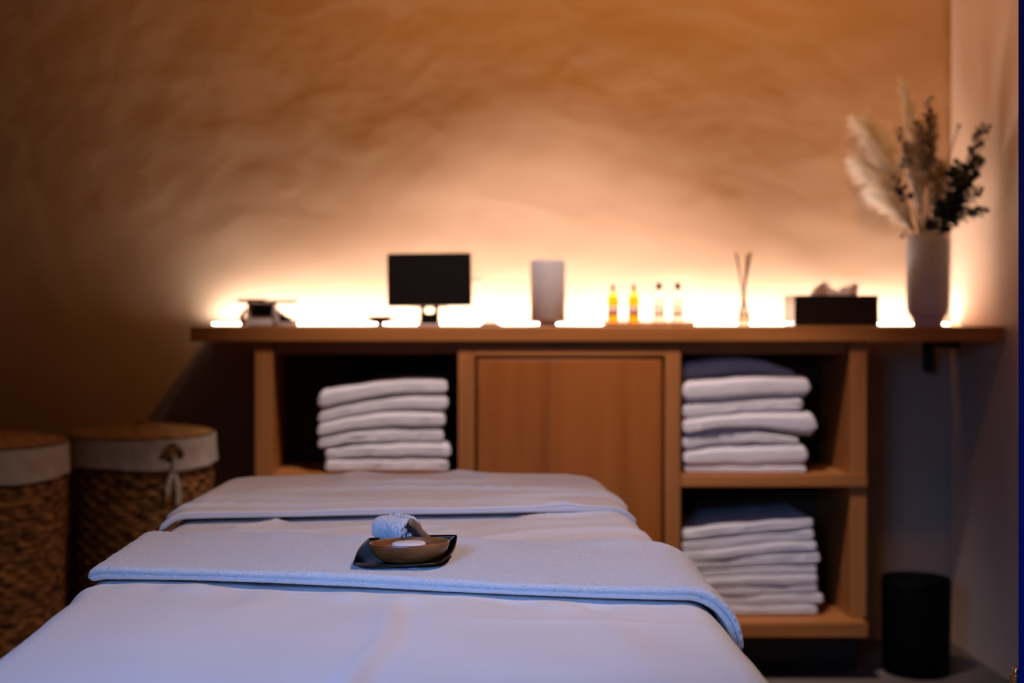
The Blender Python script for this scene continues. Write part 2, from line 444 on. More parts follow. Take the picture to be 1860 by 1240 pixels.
stack([(861, 861, 860), (847, 847, 846), (820, 809, 808), (792, 780, 795), (762, 751, 747), (735, 727, 720), (690, 682, 685), (664, 651, 674)],
      [(1245, 1465), (1242, 1468, -0.003), (1240, 1452), (1240, 1483, -0.008), (1241, 1460), (1240, 1472, -0.006), (1240, 1448, 0.03)], DT, 0.27, zmid_t,
      labs(7, 'on the middle shelf of the right bay', {3: 'thick white towel bulging furthest right in the middle shelf stack', 6: 'shaded mauve looking towel on top of the middle shelf stack'}), 'towels on the right middle shelf')
R9 = [1118.5, 1098, 1079, 1060, 1042.5, 1025, 1002, 982, 960, 939]
L9 = [1119, 1104, 1088, 1071, 1054, 1038, 1021, 1004, 985, 962]
Bd = [(L9[i], (L9[i] + R9[i]) / 2 - 1.5, R9[i]) for i in range(10)]
stack(Bd, [(1239, 1486), (1240, 1497), (1239, 1487), (1239, 1486), (1240, 1485), (1239, 1491), (1238, 1484), (1240, 1480), (1241, 1478)], 3.537, 0.27, zbot_t,
      labs(9, 'on the bottom shelf of the right bay'), 'towels on the right bottom shelf')

# ------------------------------------------------------------------ black bin
D = 3.56
r = 61 * D / F
bx = X(1664, D)
bh = Z(1048, D) - 0.0
bn = thing('waste_bin', 'black round waste bin on the floor right of the cabinet', 'bin', (bx, D, 0))
bm = bmesh.new()
lathe(bm, [(0, 0.001), (r * 0.90, 0.001), (r * 0.96, 0.008), (r * 0.985, bh * 0.5), (r, bh - 0.012), (r * 0.99, bh - 0.003), (r * 0.96, bh), (r * 0.93, bh - 0.004), (r * 0.92, bh - 0.03), (r * 0.86, 0.012), (0, 0.010)], (bx, D, 0), 48, cap=False)
obj('bin_body', bm, blackbin, bn)
bm = bmesh.new(); lathe(bm, [(0, bh - 0.018), (r * 0.915, bh - 0.018), (r * 0.915, bh - 0.010), (r * 0.5, bh - 0.004), (0, bh - 0.003)], (bx, D, 0), 40)
obj('swing_lid', bm, blackbin, bn)

# ------------------------------------------------------------------ baskets
def basket(cxw, cyw, r, h, label, tie_ang):
    t = thing('laundry_basket', label, 'basket', (cxw, cyw, 0), 'woven laundry baskets')
    bm = bmesh.new(); seg = 220; rows = 150; rings = []
    hb = h - 0.012
    nst = 44
    for j in range(rows + 1):
        z = 0.003 + (hb - 0.003) * j / rows
        row = z / 0.0150; rk = int(row); fr = row - rk
        ring = []
        for i in range(seg):
            a = 2 * PI * i / seg
            wv = math.sin(a * nst / 2 + PI * rk) * math.sin(PI * fr)
            bump = 0.0030 * math.sin(PI * fr) + 0.0038 * wv + 0.002 * nz(a * 9, z * 45, cxw)
            rr = r * (0.955 + 0.045 * z / h) - 0.006 + bump
            ring.append(bm.verts.new((cxw + rr * math.cos(a), cyw + rr * math.sin(a), z)))
        rings.append(ring)
    for a, b in zip(rings[:-1], rings[1:]):
        for i in range(seg):
            bm.faces.new((a[i], a[(i + 1) % seg], b[(i + 1) % seg], b[i]))
    bm.faces.new(list(reversed(rings[0]))); bm.faces.new(rings[-1])
    obj('woven_body', bm, wicker, t)
    # canvas liner folded over the rim, with an open slot for the handle
    bm = bmesh.new(); seg = 160; rings = []
    for j in range(15):
        v = j / 14; ring = []
        for i in range(seg):
            a = 2 * PI * i / seg
            zlow = h - 0.070 + 0.004 * math.sin(a * 3 + 1) + 0.003 * nz(a * 5, 3.3, cyw)
            z = h * (1 - v) + zlow * v + 0.001
            rr = r + 0.0025 + 0.0022 * nz(a * 12, z * 30, 5 + cxw) + 0.004 * v * v
            ring.append(bm.verts.new((cxw + rr * math.cos(a), cyw + rr * math.sin(a), z)))
        rings.append(ring)
    inner = [bm.verts.new((cxw + (r - 0.012) * math.cos(2 * PI * i / seg), cyw + (r - 0.012) * math.sin(2 * PI * i / seg), h + 0.002)) for i in range(seg)]
    rings.insert(0, inner)
    for k_, (a, b) in enumerate(zip(rings[:-1], rings[1:])):
        for i in range(seg):
            if k_ > 0:
                aa = 2 * PI * (i + 0.5) / seg
                da = (aa - tie_ang + PI) % (2 * PI) - PI
                zc = h - 0.032; zz = (a[i].co.z + b[i].co.z) / 2
                if (da * r / 0.024) ** 2 + ((zz - zc) / 0.021) ** 2 < 1: continue
            bm.faces.new((a[i], b[i], b[(i + 1) % seg], a[(i + 1) % seg]))
    lin = obj('canvas_liner', bm, canvas, t, solid=0.002)
    # woven handle seen in the slot
    bm = bmesh.new(); pts = []
    for i in range(13):
        q_ = i / 12 * PI; a = tie_ang + 0.026 / r * math.cos(q_)
        rr = r + 0.004 + 0.012 * math.sin(q_)
        pts.append((cxw + rr * math.cos(a), cyw + rr * math.sin(a), h - 0.040 + 0.022 * math.sin(q_)))
    tube(bm, pts, 0.0045, 8)
    obj('handle', bm, wicker, t)
    # knotted ties
    bm = bmesh.new()
    er = Vector((math.cos(tie_ang), math.sin(tie_ang), 0)); et = Vector((-er.y, er.x, 0)); cc = Vector((cxw, cyw, 0)) + er * (r + 0.012)
    kn = cc + Vector((0, 0, h - 0.066))
    tube(bm, [kn + et * 0.004 + Vector((0, 0, 0.030)), kn + et * 0.003 + Vector((0, 0, 0.012)), kn + Vector((0, 0, -0.004))], [0.005, 0.0065, 0.008], 10)
    for sgn, ln in ((1, 0.085), (-1, 0.062)):
        pts = [kn, kn + et * sgn * 0.008 + er * 0.004 - Vector((0, 0, ln * 0.3)), kn + et * sgn * 0.014 + er * 0.002 - Vector((0, 0, ln * 0.65)), kn + et * sgn * 0.013 - Vector((0, 0, ln))]
        prev = None
        for k_, p in enumerate(pts):
            wd = (0.004, 0.006, 0.0065, 0.006)[k_]
            cur = [bm.verts.new(p + et * wd + er * 0.001), bm.verts.new(p - et * wd + er * 0.001), bm.verts.new(p - et * wd - er * 0.001), bm.verts.new(p + et * wd - er * 0.001)]
            if prev:
                for i in range(4): bm.faces.new((prev[i], prev[(i + 1) % 4], cur[(i + 1) % 4], cur[i]))
            else: bm.faces.new(cur)
            prev = cur
        bm.faces.new(list(reversed(prev)))
    obj('tie', bm, canvas, lin)
    # woven lid
    bm = bmesh.new(); rings = []
    n = 40
    for k_ in range(n + 1):
        f = k_ / n; rr = (r - 0.001) * f
        z = h + 0.006 + 0.018 * (1 - f * f) + 0.0018 * abs(math.sin(f * PI * 13))
        rings.append((rr, z))
    prof = list(reversed(rings)); prof = [(0, h + 0.004), (r - 0.008, h + 0.004)] + prof
    lathe(bm, prof, (cxw, cyw, 0), 72)
    for v in bm.verts:
        a = math.atan2(v.co.y - cyw, v.co.x - cxw); v.co.z += 0.0012 * math.sin(a * 24)
    lid = obj('lid', bm, wicker_lid, t)
    bm = bmesh.new()
    tube(bm, [(cxw - 0.02, cyw, h + 0.022), (cxw - 0.012, cyw, h + 0.032), (cxw + 0.012, cyw, h + 0.032), (cxw + 0.02, cyw, h + 0.022)], 0.004, 8)
    obj('lid_loop', bm, wicker_lid, lid)
HB = 0.60
basket(X(258, 3.50), 3.50, 0.178, HB, 'woven laundry basket with tied handle slot in its cream liner, beside the cabinet', -PI / 2 + 0.60)
basket(X(121, 3.20) - 0.186, 3.20, 0.182, HB + 0.006, 'woven laundry basket cut off by the left edge of the photo', -PI / 2 - 1.1)

# ------------------------------------------------------------------ massage table and linen
BX, HW, BT = -0.072, 0.383, 0.584     # centre, half width and top of the sheet
YN, YFAR = 0.80, 2.70
table = thing('massage_table', 'padded massage table standing under the white linen', 'massage table', (BX, 1.75, 0))
bm = B(BX - HW + 0.048, BX + HW - 0.048, YN + 0.05, YFAR - 0.06, BT - 0.085, BT - 0.022)
obj('padded_top', bm, leather, table, bevel=0.02)
obj('frame', B(BX - HW + 0.06, BX + HW - 0.06, YN + 0.07, YFAR - 0.09, BT - 0.13, BT - 0.0855), dark_pl, table, bevel=0.004)
for sx in (-1, 1):
    for yy in (YN + 0.20, YFAR - 0.25):
        obj('leg', B(BX + sx * 0.27 - 0.02, BX + sx * 0.27 + 0.02, yy - 0.02, yy + 0.02, 0, BT - 0.131), dark_pl, table, bevel=0.003)

def common(x, y):                      # gentle unevenness shared by all layers
    return 0.004 * fbm(x * 2.2 + 1.3, y * 1.6, 0.7, 2)
RC = 0.045
def taper(y):
    t = max(0.0, min(1.0, (y - 1.85) / 0.7)); return 1 - 0.055 * t * t * (3 - 2 * t)
def bed_path(s, off=0.0):
    """arc length s from the centre line -> (x, z, nx, nz) on the draped surface"""
    a = HW - RC; sg = 1 if s >= 0 else -1; t = abs(s)
    ang = math.radians(84)
    if t <= a: x, z, th = t, 0, 0
    elif t <= a + RC * ang:
        th = (t - a) / RC; x = a + RC * math.sin(th); z = -RC * (1 - math.cos(th))
    else:
        th = ang; e = t - a - RC * ang
        x = a + RC * math.sin(th) + e * math.cos(th); z = -RC * (1 - math.cos(th)) - e * math.sin(th)
    nx_, nz_ = math.sin(th), math.cos(th)
    return sg * (x + nx_ * off) + BX, BT + z + nz_ * off, sg * nx_, nz_
def gauss(v, w_): return math.exp(-(v / w_) ** 2)
def sheet_wr(x, y, s):
    """wrinkles of the sheet along its normal"""
    h = 0.0
    # long lengthwise crease from under the towel to the near end
    xc = -0.070 + 0.010 * math.sin(y * 9) + 0.004 * math.sin(y * 23) - (1.65 - y) * 0.02
    k = max(0, min(1, (1.66 - y) / 0.10)) * max(0, min(1, (y - 0.8) / 0.3))
    h += 0.0050 * gauss(x - xc, 0.014) * k - 0.0024 * gauss(x - xc - 0.022, 0.014) * k
    xd = 0.165 + (1.55 - y) * 0.10
    h += 0.0032 * gauss(x - xd, 0.022) * gauss(y - 1.44, 0.09)
    xe = -0.20 + (1.66 - y) * -0.4
    h += 0.0030 * gauss(x - xe, 0.02) * gauss(y - 1.60, 0.06)
    h += 0.0024 * gauss(y - (1.53 - 0.10 * x), 0.012) * gauss(x - 0.15, 0.12)
    # small ripples where the towel presses
    yf_ = towel_front(x)
    h += 0.0040 * gauss(y - yf_ + 0.026, 0.022) * (nz(x * 22, y * 4, 9.1) + 0.2) * 2.0
    h += 0.0035 * fbm(x * 4.5, y * 4.0, 2.7, 3)
    # beyond the towel
    if y > 1.8:
        r_ = 1 - abs(nz(x * 3.0 + 4, y * 9, 6.5)) * 5
        if r_ > 0: h += 0.0080 * r_ * r_
    if abs(s) > HW:
        e = min(1, (abs(s) - HW) / 0.12)
        h += e * (0.016 * math.sin(y * 17 + (2 if s > 0 else 0)) + 0.010 * math.sin(y * 31 + 1))
        h += e * 0.016
    return h
def towel_front(x):                    # y of the towel's near edge at x
    t = (x - (BX - HW)) / (2 * HW)
    return 1.718 - 0.112 * t + 0.010 * math.sin(t * 5.2) - 0.004
def towel_back(x):
    t = (x - (BX - HW)) / (2 * HW)
    return 2.005 - 0.125 * t + 0.010 * math.sin(t * 7 + 1.5) + 0.012 * nz(x * 7, 3.1, 1.1)
bm = bmesh.new(); NS, NT = 300, 430; S = HW + 0.26; rows = []
for j in range(NT + 1):
    t = j / NT
    L_ = (YFAR - YN) + 0.6; q_ = -0.3 + L_ * t          # arc along the length
    yy = YN + q_; drop = 0.0
    R2 = 0.05
    if q_ < R2:
        e = R2 - q_; th = min(e / R2, 1.45); drop = R2 * (1 - math.cos(th)) + max(0, e - R2 * 1.45); yy = YN + R2 - R2 * math.sin(th)
    e = q_ - (YFAR - YN - R2)
    if e > 0:
        th = min(e / R2, 1.45); drop = R2 * (1 - math.cos(th)) + max(0, e - R2 * 1.45); yy = YFAR - R2 + R2 * math.sin(th)
    row = []
    for i in range(NS + 1):
        s = -S + 2 * S * i / NS
        x, z, nx_, nz_ = bed_path(s)
        dz = BT - z
        # round the corners in plan
        cyl = max(0, (yy - (YFAR - 0.06)) / 0.06) if yy < YFAR + 1 else 0
        dd = (dz ** 2.0 + drop ** 2.0) ** 0.5
        xx = BX + (x - BX) * taper(yy)
        if cyl > 0: xx = BX + (xx - BX) * (1 - 0.05 * cyl * cyl)
        h = sheet_wr(x, yy, s) if drop < 0.02 else sheet_wr(x, yy, s) * 0.5
        cm = common(x, yy)
        row.append(bm.verts.new((xx + nx_ * h, yy + (0.01 * math.sin(x * 22) if drop > 0.08 else 0), BT - dd + nz_ * h + cm * (1 if abs(s) < HW else 0.5))))
    rows.append(row)
for a, b in zip(rows[:-1], rows[1:]):
    for i in range(NS): bm.faces.new((a[i], a[i + 1], b[i + 1], b[i]))
o = obj('bed_sheet', bm, cotton, origin=(BX, 1.75, BT), solid=0.0025)
tag(o, 'smooth white cotton sheet draped over the massage table in the foreground', 'bed sheet')

def draped(name, mat, s0, s1, yfront, yback, base_off, thick, ns, nyy, fuzz, lift, label, cat, groove, wavef=None, seed=0.0):
    """thick folded cloth lying across the bed and hanging at its sides: closed cross-section swept along s"""
    bm = bmesh.new(); rings = []
    NR = 7                                            # points around each rounded edge
    for i in range(ns + 1):
        s = s0 + (s1 - s0) * i / ns
        x0_, _, _, _ = bed_path(s)
        xs = max(BX - HW, min(BX + HW, x0_))
        y0 = yfront(xs); y1 = yback(xs)
        over = max(0, abs(s) - HW)
        y0 -= over * 0.10; 
        e = min(s - s0, s1 - s); R = thick / 2
        k = 1.0 if e > R else math.sqrt(max(0, 1 - (1 - e / R) ** 2)) * 0.98 + 0.02
        ring = []
        prof = []
        for j in range(nyy + 1): prof.append((y0 + R + (y1 - y0 - 2 * R) * j / nyy, 1.0))       # top, front to back
        for j in range(1, NR): a = PI * j / NR; prof.append((y1 - R + R * math.sin(a), math.cos(a)))
        for j in range(0, 21): prof.append((y1 - R - (y1 - y0 - 2 * R) * j / 20, -1.0))
        for j in range(1, NR * 2):
            a = PI * j / (NR * 2); g = 0
            if groove:
                gw = gauss(math.cos(a) + 0.05, 0.16); g = groove * gw
            prof.append((y0 + R - R * math.sin(a) + g, -math.cos(a)))
        for (y, c) in prof:
            off = base_off + R + c * R * k
            extra = 0.0
            if c > -0.5 and wavef: extra = wavef(x0_, y, s) * (0.5 + 0.5 * c)
            off += extra
            x, z, nx_, nz_ = bed_path(s, off)
            if fuzz and c > -0.95:
                n1 = fuzz * nz(x * 330, y * 330, z * 330 + seed) + fuzz * 0.5 * nz(x * 610, y * 610, z * 610)
                x += nx_ * n1; z += nz_ * n1; y += (-n1 if y < y0 + R else (n1 if y > y1 - R else 0))
            z += common(x, y) * (1 if abs(s) < HW else 0.5)
            ring.append(bm.verts.new((BX + (x - BX) * taper(y), y, z)))
        rings.append(ring)
    n = len(rings[0])
    for a, b in zip(rings[:-1], rings[1:]):
        for j in range(n): bm.faces.new((a[j], b[j], b[(j + 1) % n], a[(j + 1) % n]))
    bm.faces.new(rings[0]); bm.faces.new(list(reversed(rings[-1])))
    o = obj(name, bm, mat, origin=(BX, (yfront(BX) + yback(BX)) / 2, BT))
    return tag(o, label, cat)
TB, TTH = 0.0055, 0.0135
def tw_wave(x, y, s):
    yb_ = towel_back(max(BX - HW, min(BX + HW, x)))
    return 0.0035 * (fbm(x * 6, y * 8, 5.0, 3) + 0.35) + 0.013 * gauss(y - yb_ + 0.028, 0.022) * max(0, nz(x * 11, y * 6, 2.2) + 0.35)
def tray_flat(x, y, s):
    k = 1 - gauss(math.hypot(x + 0.05, y - 1.75), 0.15)
    return tw_wave(x, y, s) * k + 0.002 * (1 - k)
draped('terry_towel', terry, -(HW - 0.026), HW + 0.032, towel_front, towel_back, TB, TTH, 560, 150, 0.0012, 0, 'thick fluffy white towel laid across the middle of the massage table', 'towel', 0.0035, tray_flat)
def bl_front(x):
    t = (x - (BX - HW)) / (2 * HW)
    return 2.185 + 0.085 * t + 0.008 * math.sin(t * 6)
def bl_back(x):
    t = abs((x - BX) / HW)
    return YFAR + 0.004 - 0.10 * max(0, t - 0.78) / 0.22 * max(0, t - 0.78) / 0.22 - 0.03
def bl_wave(x, y, s):
    r_ = 1 - abs(nz(x * 2.6 + 1, y * 8 + 3, 2.5)) * 5
    return 0.0030 * fbm(x * 5, y * 7, 1.0, 3) + (0.0075 * r_ * r_ if r_ > 0 else 0)
draped('folded_sheet', cotton, -(HW - 0.004), HW - 0.002, bl_front, bl_back, 0.0075, 0.010, 220, 80, 0, 0, 'white folded top sheet lying over the far end of the massage table', 'sheet', 0.002, bl_wave)

# ------------------------------------------------------------------ tray and what it holds
TZ = BT + TB + TTH + 0.0022 + common(-0.05, 1.75)
A = Vector((X(643, 1.697), 1.697, 0)); Bp = Vector((X(829, 1.800), 1.800, 0))
mid = (A + Bp) / 2; ax = (Bp - A).normalized(); hl = (Bp - A).length / 2; pr = Vector((ax.y, -ax.x, 0))   # towards right-front
bm = bmesh.new(); NA, NB = 80, 40; rows = []
for i in range(NA + 1):
    a = -1 + 2 * i / NA; row = []
    wf = 0.058 * (1 - abs(a) ** 1.40); wb_ = 0.077 * (1 - abs(a) ** 1.06)
    for j in range(NB + 1):
        b = -1 + 2 * j / NB
        p = mid + ax * (hl * a) + pr * ((wf if b > 0 else wb_) * b)
        edge_ = max(abs(b) ** 3.0, abs(a) ** 5)
        rim = 0.0065 if b > 0 else 0.0065 + 0.0125 * min(1, abs(b) * 1.2)
        rim = rim * (1 - abs(a) ** 4) + (0.006 if a < 0 else 0.024) * abs(a) ** 4
        if a > 0: rim += 0.006 * a * (1 - abs(a) ** 4)
        z = 0.0008 + rim * edge_
        row.append(bm.verts.new((p.x, p.y, TZ + z)))
    rows.append(row)
for a_, b_ in zip(rows[:-1], rows[1:]):
    for j in range(NB):
        bm.faces.new((a_[j], a_[j + 1], b_[j + 1], b_[j]))
bmesh.ops.remove_doubles(bm, verts=bm.verts, dist=1e-5)
o = obj('serving_tray', bm, bronze, origin=(mid.x, mid.y, TZ)); md = o.modifiers.new('s', 'SOLIDIFY'); md.thickness = 0.0012; md.offset = 1
tag(o, 'dark bronze leaf-shaped tray with upturned pointed ends on the fluffy towel', 'tray')
# bowl
bc = Vector((X(744.5, 1.742), 1.742, TZ + 0.0016))
Rx, Ry, hbwl = 0.0498, 0.0345, 0.0235
bm = bmesh.new()
lathe(bm, [(0, 0), (0.60, 0), (0.72, 0.10), (0.84, 0.30), (0.93, 0.55), (0.985, 0.82), (1.0, 0.97), (0.985, 1.0), (0.955, 1.0), (0.94, 0.97), (0.90, 0.75), (0.82, 0.48), (0.70, 0.30), (0.40, 0.22), (0, 0.20)], (0, 0, 0), 72, cap=False)
for v in bm.verts:
    x, y, z = v.co; v.co = (x * Rx, y * Ry, z * hbwl)
bmesh.ops.rotate(bm, verts=bm.verts, cent=(0, 0, 0), matrix=Matrix.Rotation(math.radians(-1.8), 3, 'Y'))
bmesh.ops.translate(bm, verts=bm.verts, vec=bc + Vector((0, 0, 0.0012)))
o = obj('oval_bowl', bm, acacia, origin=bc); tag(o, 'oval brown wooden bowl standing on the bronze tray', 'bowl')
for k_ in range(2):
    zc = 0.0150 + k_ * 0.0043
    c = Vector((bc.x - 0.0015 + 0.0003 * k_, bc.y + 0.000, bc.z + zc))
    rr = 0.0208
    bm = bmesh.new(); lathe(bm, [(0, 0), (rr - 0.0015, 0), (rr, 0.001), (rr, 0.0028), (rr - 0.0012, 0.0039), (0, 0.0041)], (0, 0, 0), 48)
    bmesh.ops.rotate(bm, verts=bm.verts, cent=(0, 0, 0), matrix=Matrix.Rotation(math.radians(-1.8), 3, 'Y'))
    bmesh.ops.translate(bm, verts=bm.verts, vec=c)
    o = obj('white_disc', bm, soap_m, origin=c)
    tag(o, ['thin white disc lying under another disc in the wooden bowl', 'topmost thin white disc in the wooden bowl'][k_], 'disc', 'white discs in the bowl')
# rolled washcloth: a spiral roll lying behind the bowl
bm = bmesh.new()
rc = Vector((X(719, 1.80), 1.808, 0)); Rr = 0.0232; Lr = 0.060
axr = Vector((0.62, -0.78, 0)).normalized(); sd = Vector((axr.y, -axr.x, 0)); sd = Vector((-axr.y, axr.x, 0))
NTH, NL = 190, 70; turns = 2.7
front, rows = [], []
def roll_r(th): return 0.006 + (Rr - 0.006) * th / (turns * 2 * PI)
for i in range(NTH + 1):
    th = turns * 2 * PI * i / NTH; row = []
    a = th + 2.9
    for j in range(NL + 1):
        l = -0.5 + j / NL
        endr = 1 - 0.12 * max(0, abs(l) * 2 - 0.7) / 0.3
        r_ = roll_r(th) * endr
        cen = rc + axr * (l * Lr)
        p = cen + sd * (r_ * math.cos(a) * 1.0) + Vector((0, 0, TZ + 0.0060 + Rr + r_ * math.sin(a)))
        n1 = 0.0011 * nz(p.x * 300, p.y * 300, p.z * 300) + 0.0010 * nz(p.x * 60, p.y * 60, p.z * 60)
        p += (sd * math.cos(a) + Vector((0, 0, math.sin(a)))) * n1
        row.append(bm.verts.new(p))
    rows.append(row)
for a_, b_ in zip(rows[:-1], rows[1:]):
    for j in range(NL): bm.faces.new((a_[j], a_[j + 1], b_[j + 1], b_[j]))
o = obj('rolled_washcloth', bm, terry, origin=(rc.x, rc.y, TZ)); md = o.modifiers.new('s', 'SOLIDIFY'); md.thickness = 0.0062; md.offset = -1
tag(o, 'small white terry cloth rolled up behind the wooden bowl', 'washcloth')
# wooden brush leaning over the roll
P1 = Vector((X(743, 1.775), 1.775, Z(944, 1.775))); P2 = Vector((X(788, 1.788), 1.788, Z(992, 1.788)))
br = thing('wooden_brush', 'small wooden brush leaning on the rolled cloth, dark bristles up', 'brush', (P2.x, P2.y, P2.z))
bm = bmesh.new()
dv = (P2 - P1).normalized(); sdv = dv.cross(Vector((0.3, -0.9, 0.3))).normalized(); upv = sdv.cross(dv).normalized()
prev = None
for k_ in range(13):
    t = k_ / 12; p = P1.lerp(P2, t) + Vector((0, 0, 0.0015 * math.sin(PI * t)))
    wd = 0.0046 + 0.0008 * math.cos(PI * t * 2); hd = 0.0030
    if k_ in (0, 12): wd *= 0.55; hd *= 0.55
    ring = [bm.verts.new(p + sdv * wd * math.cos(q_) + upv * hd * math.sin(q_)) for q_ in [2 * PI * i / 14 for i in range(14)]]
    if prev:
        for i in range(14): bm.faces.new((prev[i], prev[(i + 1) % 14], ring[(i + 1) % 14], ring[i]))
    else: bm.faces.new(ring)
    prev = ring
bm.faces.new(prev)
obj('handle', bm, brushwood, br)
bm = bmesh.new(); rnd = random.Random(4)
# bristles point down-left from the upper part of the bar
bdir = (sdv if sdv.x < 0 else -sdv)
bdir = (bdir + Vector((0, 0, -0.35)) + Vector((0, -0.25, 0))).normalized()
for k_ in range(420):
    t = rnd.uniform(0.02, 0.62); p = P1.lerp(P2, t) + upv * rnd.uniform(-0.0022, 0.0008) + bdir * 0.0035
    l = rnd.uniform(0.004, 0.0075) * (1.15 - 0.6 * t)
    e = p + (bdir + Vector((rnd.uniform(-.3, .3), rnd.uniform(-.3, .3), rnd.uniform(-.3, .3)))) * l
    tube(bm, [p, e], [0.00035, 0.0002], 4)
obj('bristles', bm, bristle_m, br)

# ------------------------------------------------------------------ things on the countertop
CT = zt + 0.0005
# --- small desktop device
D = 3.66
dev = thing('desktop_terminal', 'small pale desktop device with dark screen at the left end of the countertop', 'device', (X(480, D), D, CT))
bm = bmesh.new(); prof = [(X(447, D), Z(552, D)), (X(497, D), Z(550, D)), (X(499, D), CT), (X(445, D), CT)]
f = [bm.verts.new((x, D + (0.0 if z < CT + .01 else 0.02), z)) for x, z in prof]; b = [bm.verts.new((x, D + 0.09, z)) for x, z in prof]
bm.faces.new(f); bm.faces.new(list(reversed(b)))
for i in range(4): bm.faces.new((f[i], f[(i + 1) % 4], b[(i + 1) % 4], b[i]))
obj('body', bm, pale_pl, dev, bevel=0.003)
yy = D + 0.010
bm = bmesh.new(); rrect(bm, 36 * D / F, 17 * D / F, 0.012, 0.002, c=(X(476, D), D + 0.0075, Z(564.5, D)))
obj('screen', bm, screen_m, dev)
obj('top_plate', B(X(431, D), X(482, D), D - 0.005, D + 0.075, Z(549, D), Z(542.5, D)), warm_pl, dev, bevel=0.001)
bm = B(X(446, D), X(490, D), D + 0.005, D + 0.07, Z(552, D), Z(549.2, D)); obj('head', bm, pale_pl, dev, bevel=0.002)
obj('side_plate', B(X(489, D), X(537, D), D + 0.0, D + 0.07, Z(550.8, D), Z(545, D)), warm_pl, dev, bevel=0.001)
obj('side_plate_post', B(X(491, D), X(497.5, D), D + 0.03, D + 0.06, Z(552, D), Z(550.9, D)), warm_pl, dev)
bm = B(X(498, D), X(507, D), D - 0.005, D + 0.05, CT, Z(563, D)); box(bm, X(498, D), X(538, D), D - 0.005, D + 0.05, CT, Z(585, D))
obj('side_cradle', bm, pale_pl, dev, bevel=0.002)
bm = bmesh.new(); tri = [(X(507.3, D), Z(567, D)), (X(536, D), Z(584.8, D)), (X(507.3, D), Z(584.8, D))]
f = [bm.verts.new((x, D, z)) for x, z in tri]; b = [bm.verts.new((x, D + 0.045, z)) for x, z in tri]
bm.faces.new(f); bm.faces.new(list(reversed(b)))
for i in range(3): bm.faces.new((f[i], f[(i + 1) % 3], b[(i + 1) % 3], b[i]))
obj('keypad_wedge', bm, dark_pl, dev, smooth=False)
bm = bmesh.new(); tube(bm, [(X(441, D), D + 0.02, CT), (X(437, D), D + 0.02, Z(575, D)), (X(444, D), D + 0.02, Z(562, D))], [0.009, 0.008, 0.004], 12)
obj('side_roll', bm, dish_m, dev)

# --- footed dish
D = 3.68
dx = X(691, D); dish = thing('footed_dish', 'small dark footed dish left of the black screen', 'dish', (dx, D, CT))
bm = bmesh.new(); lathe(bm, [(0, 0.006), (0.008, 0.0062), (0.018, 0.0085), (0.029, 0.015), (0.035, 0.0225), (0.0345, 0.0235), (0.031, 0.022), (0.022, 0.0155), (0, 0.012)], (dx, D, CT), 40, cap=False); obj('dish_bowl', bm, dish_m, dish)
bm = bmesh.new(); lathe(bm, [(0.016, 0), (0.012, 0.002), (0.006, 0.005), (0.0065, 0.0065)], (dx, D, CT), 28); obj('foot', bm, dish_m, dish)

# --- black screen on a stand
D = 3.64
mx = X(780, D); mon = thing('display_screen', 'black tablet display on a short stand in the countertop glow', 'screen', (mx, D, CT))
w_, h_ = (856 - 703.5) * D / F, (556 - 460) * D / F
bm = bmesh.new(); rrect(bm, w_, h_, 0.012, 0.004, c=(0, 0, 0))
bmesh.ops.rotate(bm, verts=bm.verts, cent=(0, 0, 0), matrix=Matrix.Rotation(math.radians(-0.7), 3, 'Y') @ Matrix.Rotation(math.radians(-8), 3, 'X'))
zc = Z(508, D); bmesh.ops.translate(bm, verts=bm.verts, vec=(mx, D, zc)); obj('housing', bm, dark_pl, mon)
bm = bmesh.new(); rrect(bm, w_ - 0.006, h_ - 0.006, 0.001, 0.003, c=(0, -0.0066, 0))
bmesh.ops.rotate(bm, verts=bm.verts, cent=(0, 0, 0), matrix=Matrix.Rotation(math.radians(-0.7), 3, 'Y') @ Matrix.Rotation(math.radians(-8), 3, 'X'))
bmesh.ops.translate(bm, verts=bm.verts, vec=(mx, D, zc)); obj('screen', bm, screen_m, mon)
# stand: plate with a round hole, flaring to the base
bm = bmesh.new()
ztp, zbt = Z(556, D), CT + 0.002
def edge(px_l, px_r, py, yo): return (X(px_l, D), X(px_r, D), Z(py, D), yo)
hc = (mx, Z(563.5, D)); hr1, hr2 = 0.0165, 0.0105
N_ = 48; inner = []; outer = []
xl_t, xr_t, xl_b, xr_b = X(762, D), X(797, D), X(762, D), X(797, D)
for i in range(N_):
    a = 2 * PI * i / N_; ca, sa = math.cos(a), math.sin(a)
    inner.append((hc[0] + hr1 * 0.82 * ca, hc[1] + hr2 * 0.9 * sa))
    zt_, zb_ = ztp + 0.001, Z(584, D)
    # project onto trapezoid
    tx = (0.0235 if ca > 0 else -0.0235); tmax = 1e9
    if abs(ca) > 1e-6: tmax = min(tmax, abs(0.0235 / ca))
    if sa > 1e-6: tmax = min(tmax, (zt_ - hc[1]) / sa)
    if sa < -1e-6: tmax = min(tmax, (zb_ - hc[1]) / sa)
    outer.append((hc[0] + ca * tmax, hc[1] + sa * tmax))
ys = (D + 0.018, D + 0.026)
V = {}
for nm, arr in (('i', inner), ('o', outer)):
    for q_, y in enumerate(ys): V[nm, q_] = [bm.verts.new((x, y, z)) for x, z in arr]
for i in range(N_):
    j = (i + 1) % N_
    bm.faces.new((V['i', 0][i], V['i', 0][j], V['o', 0][j], V['o', 0][i])); bm.faces.new((V['i', 1][j], V['i', 1][i], V['o', 1][i], V['o', 1][j]))
    bm.faces.new((V['i', 0][j], V['i', 0][i], V['i', 1][i], V['i', 1][j])); bm.faces.new((V['o', 0][i], V['o', 0][j], V['o', 1][j], V['o', 1][i]))
box(bm, X(762, D), X(797, D), D + 0.018, D + 0.026, CT + 0.004, Z(584, D))
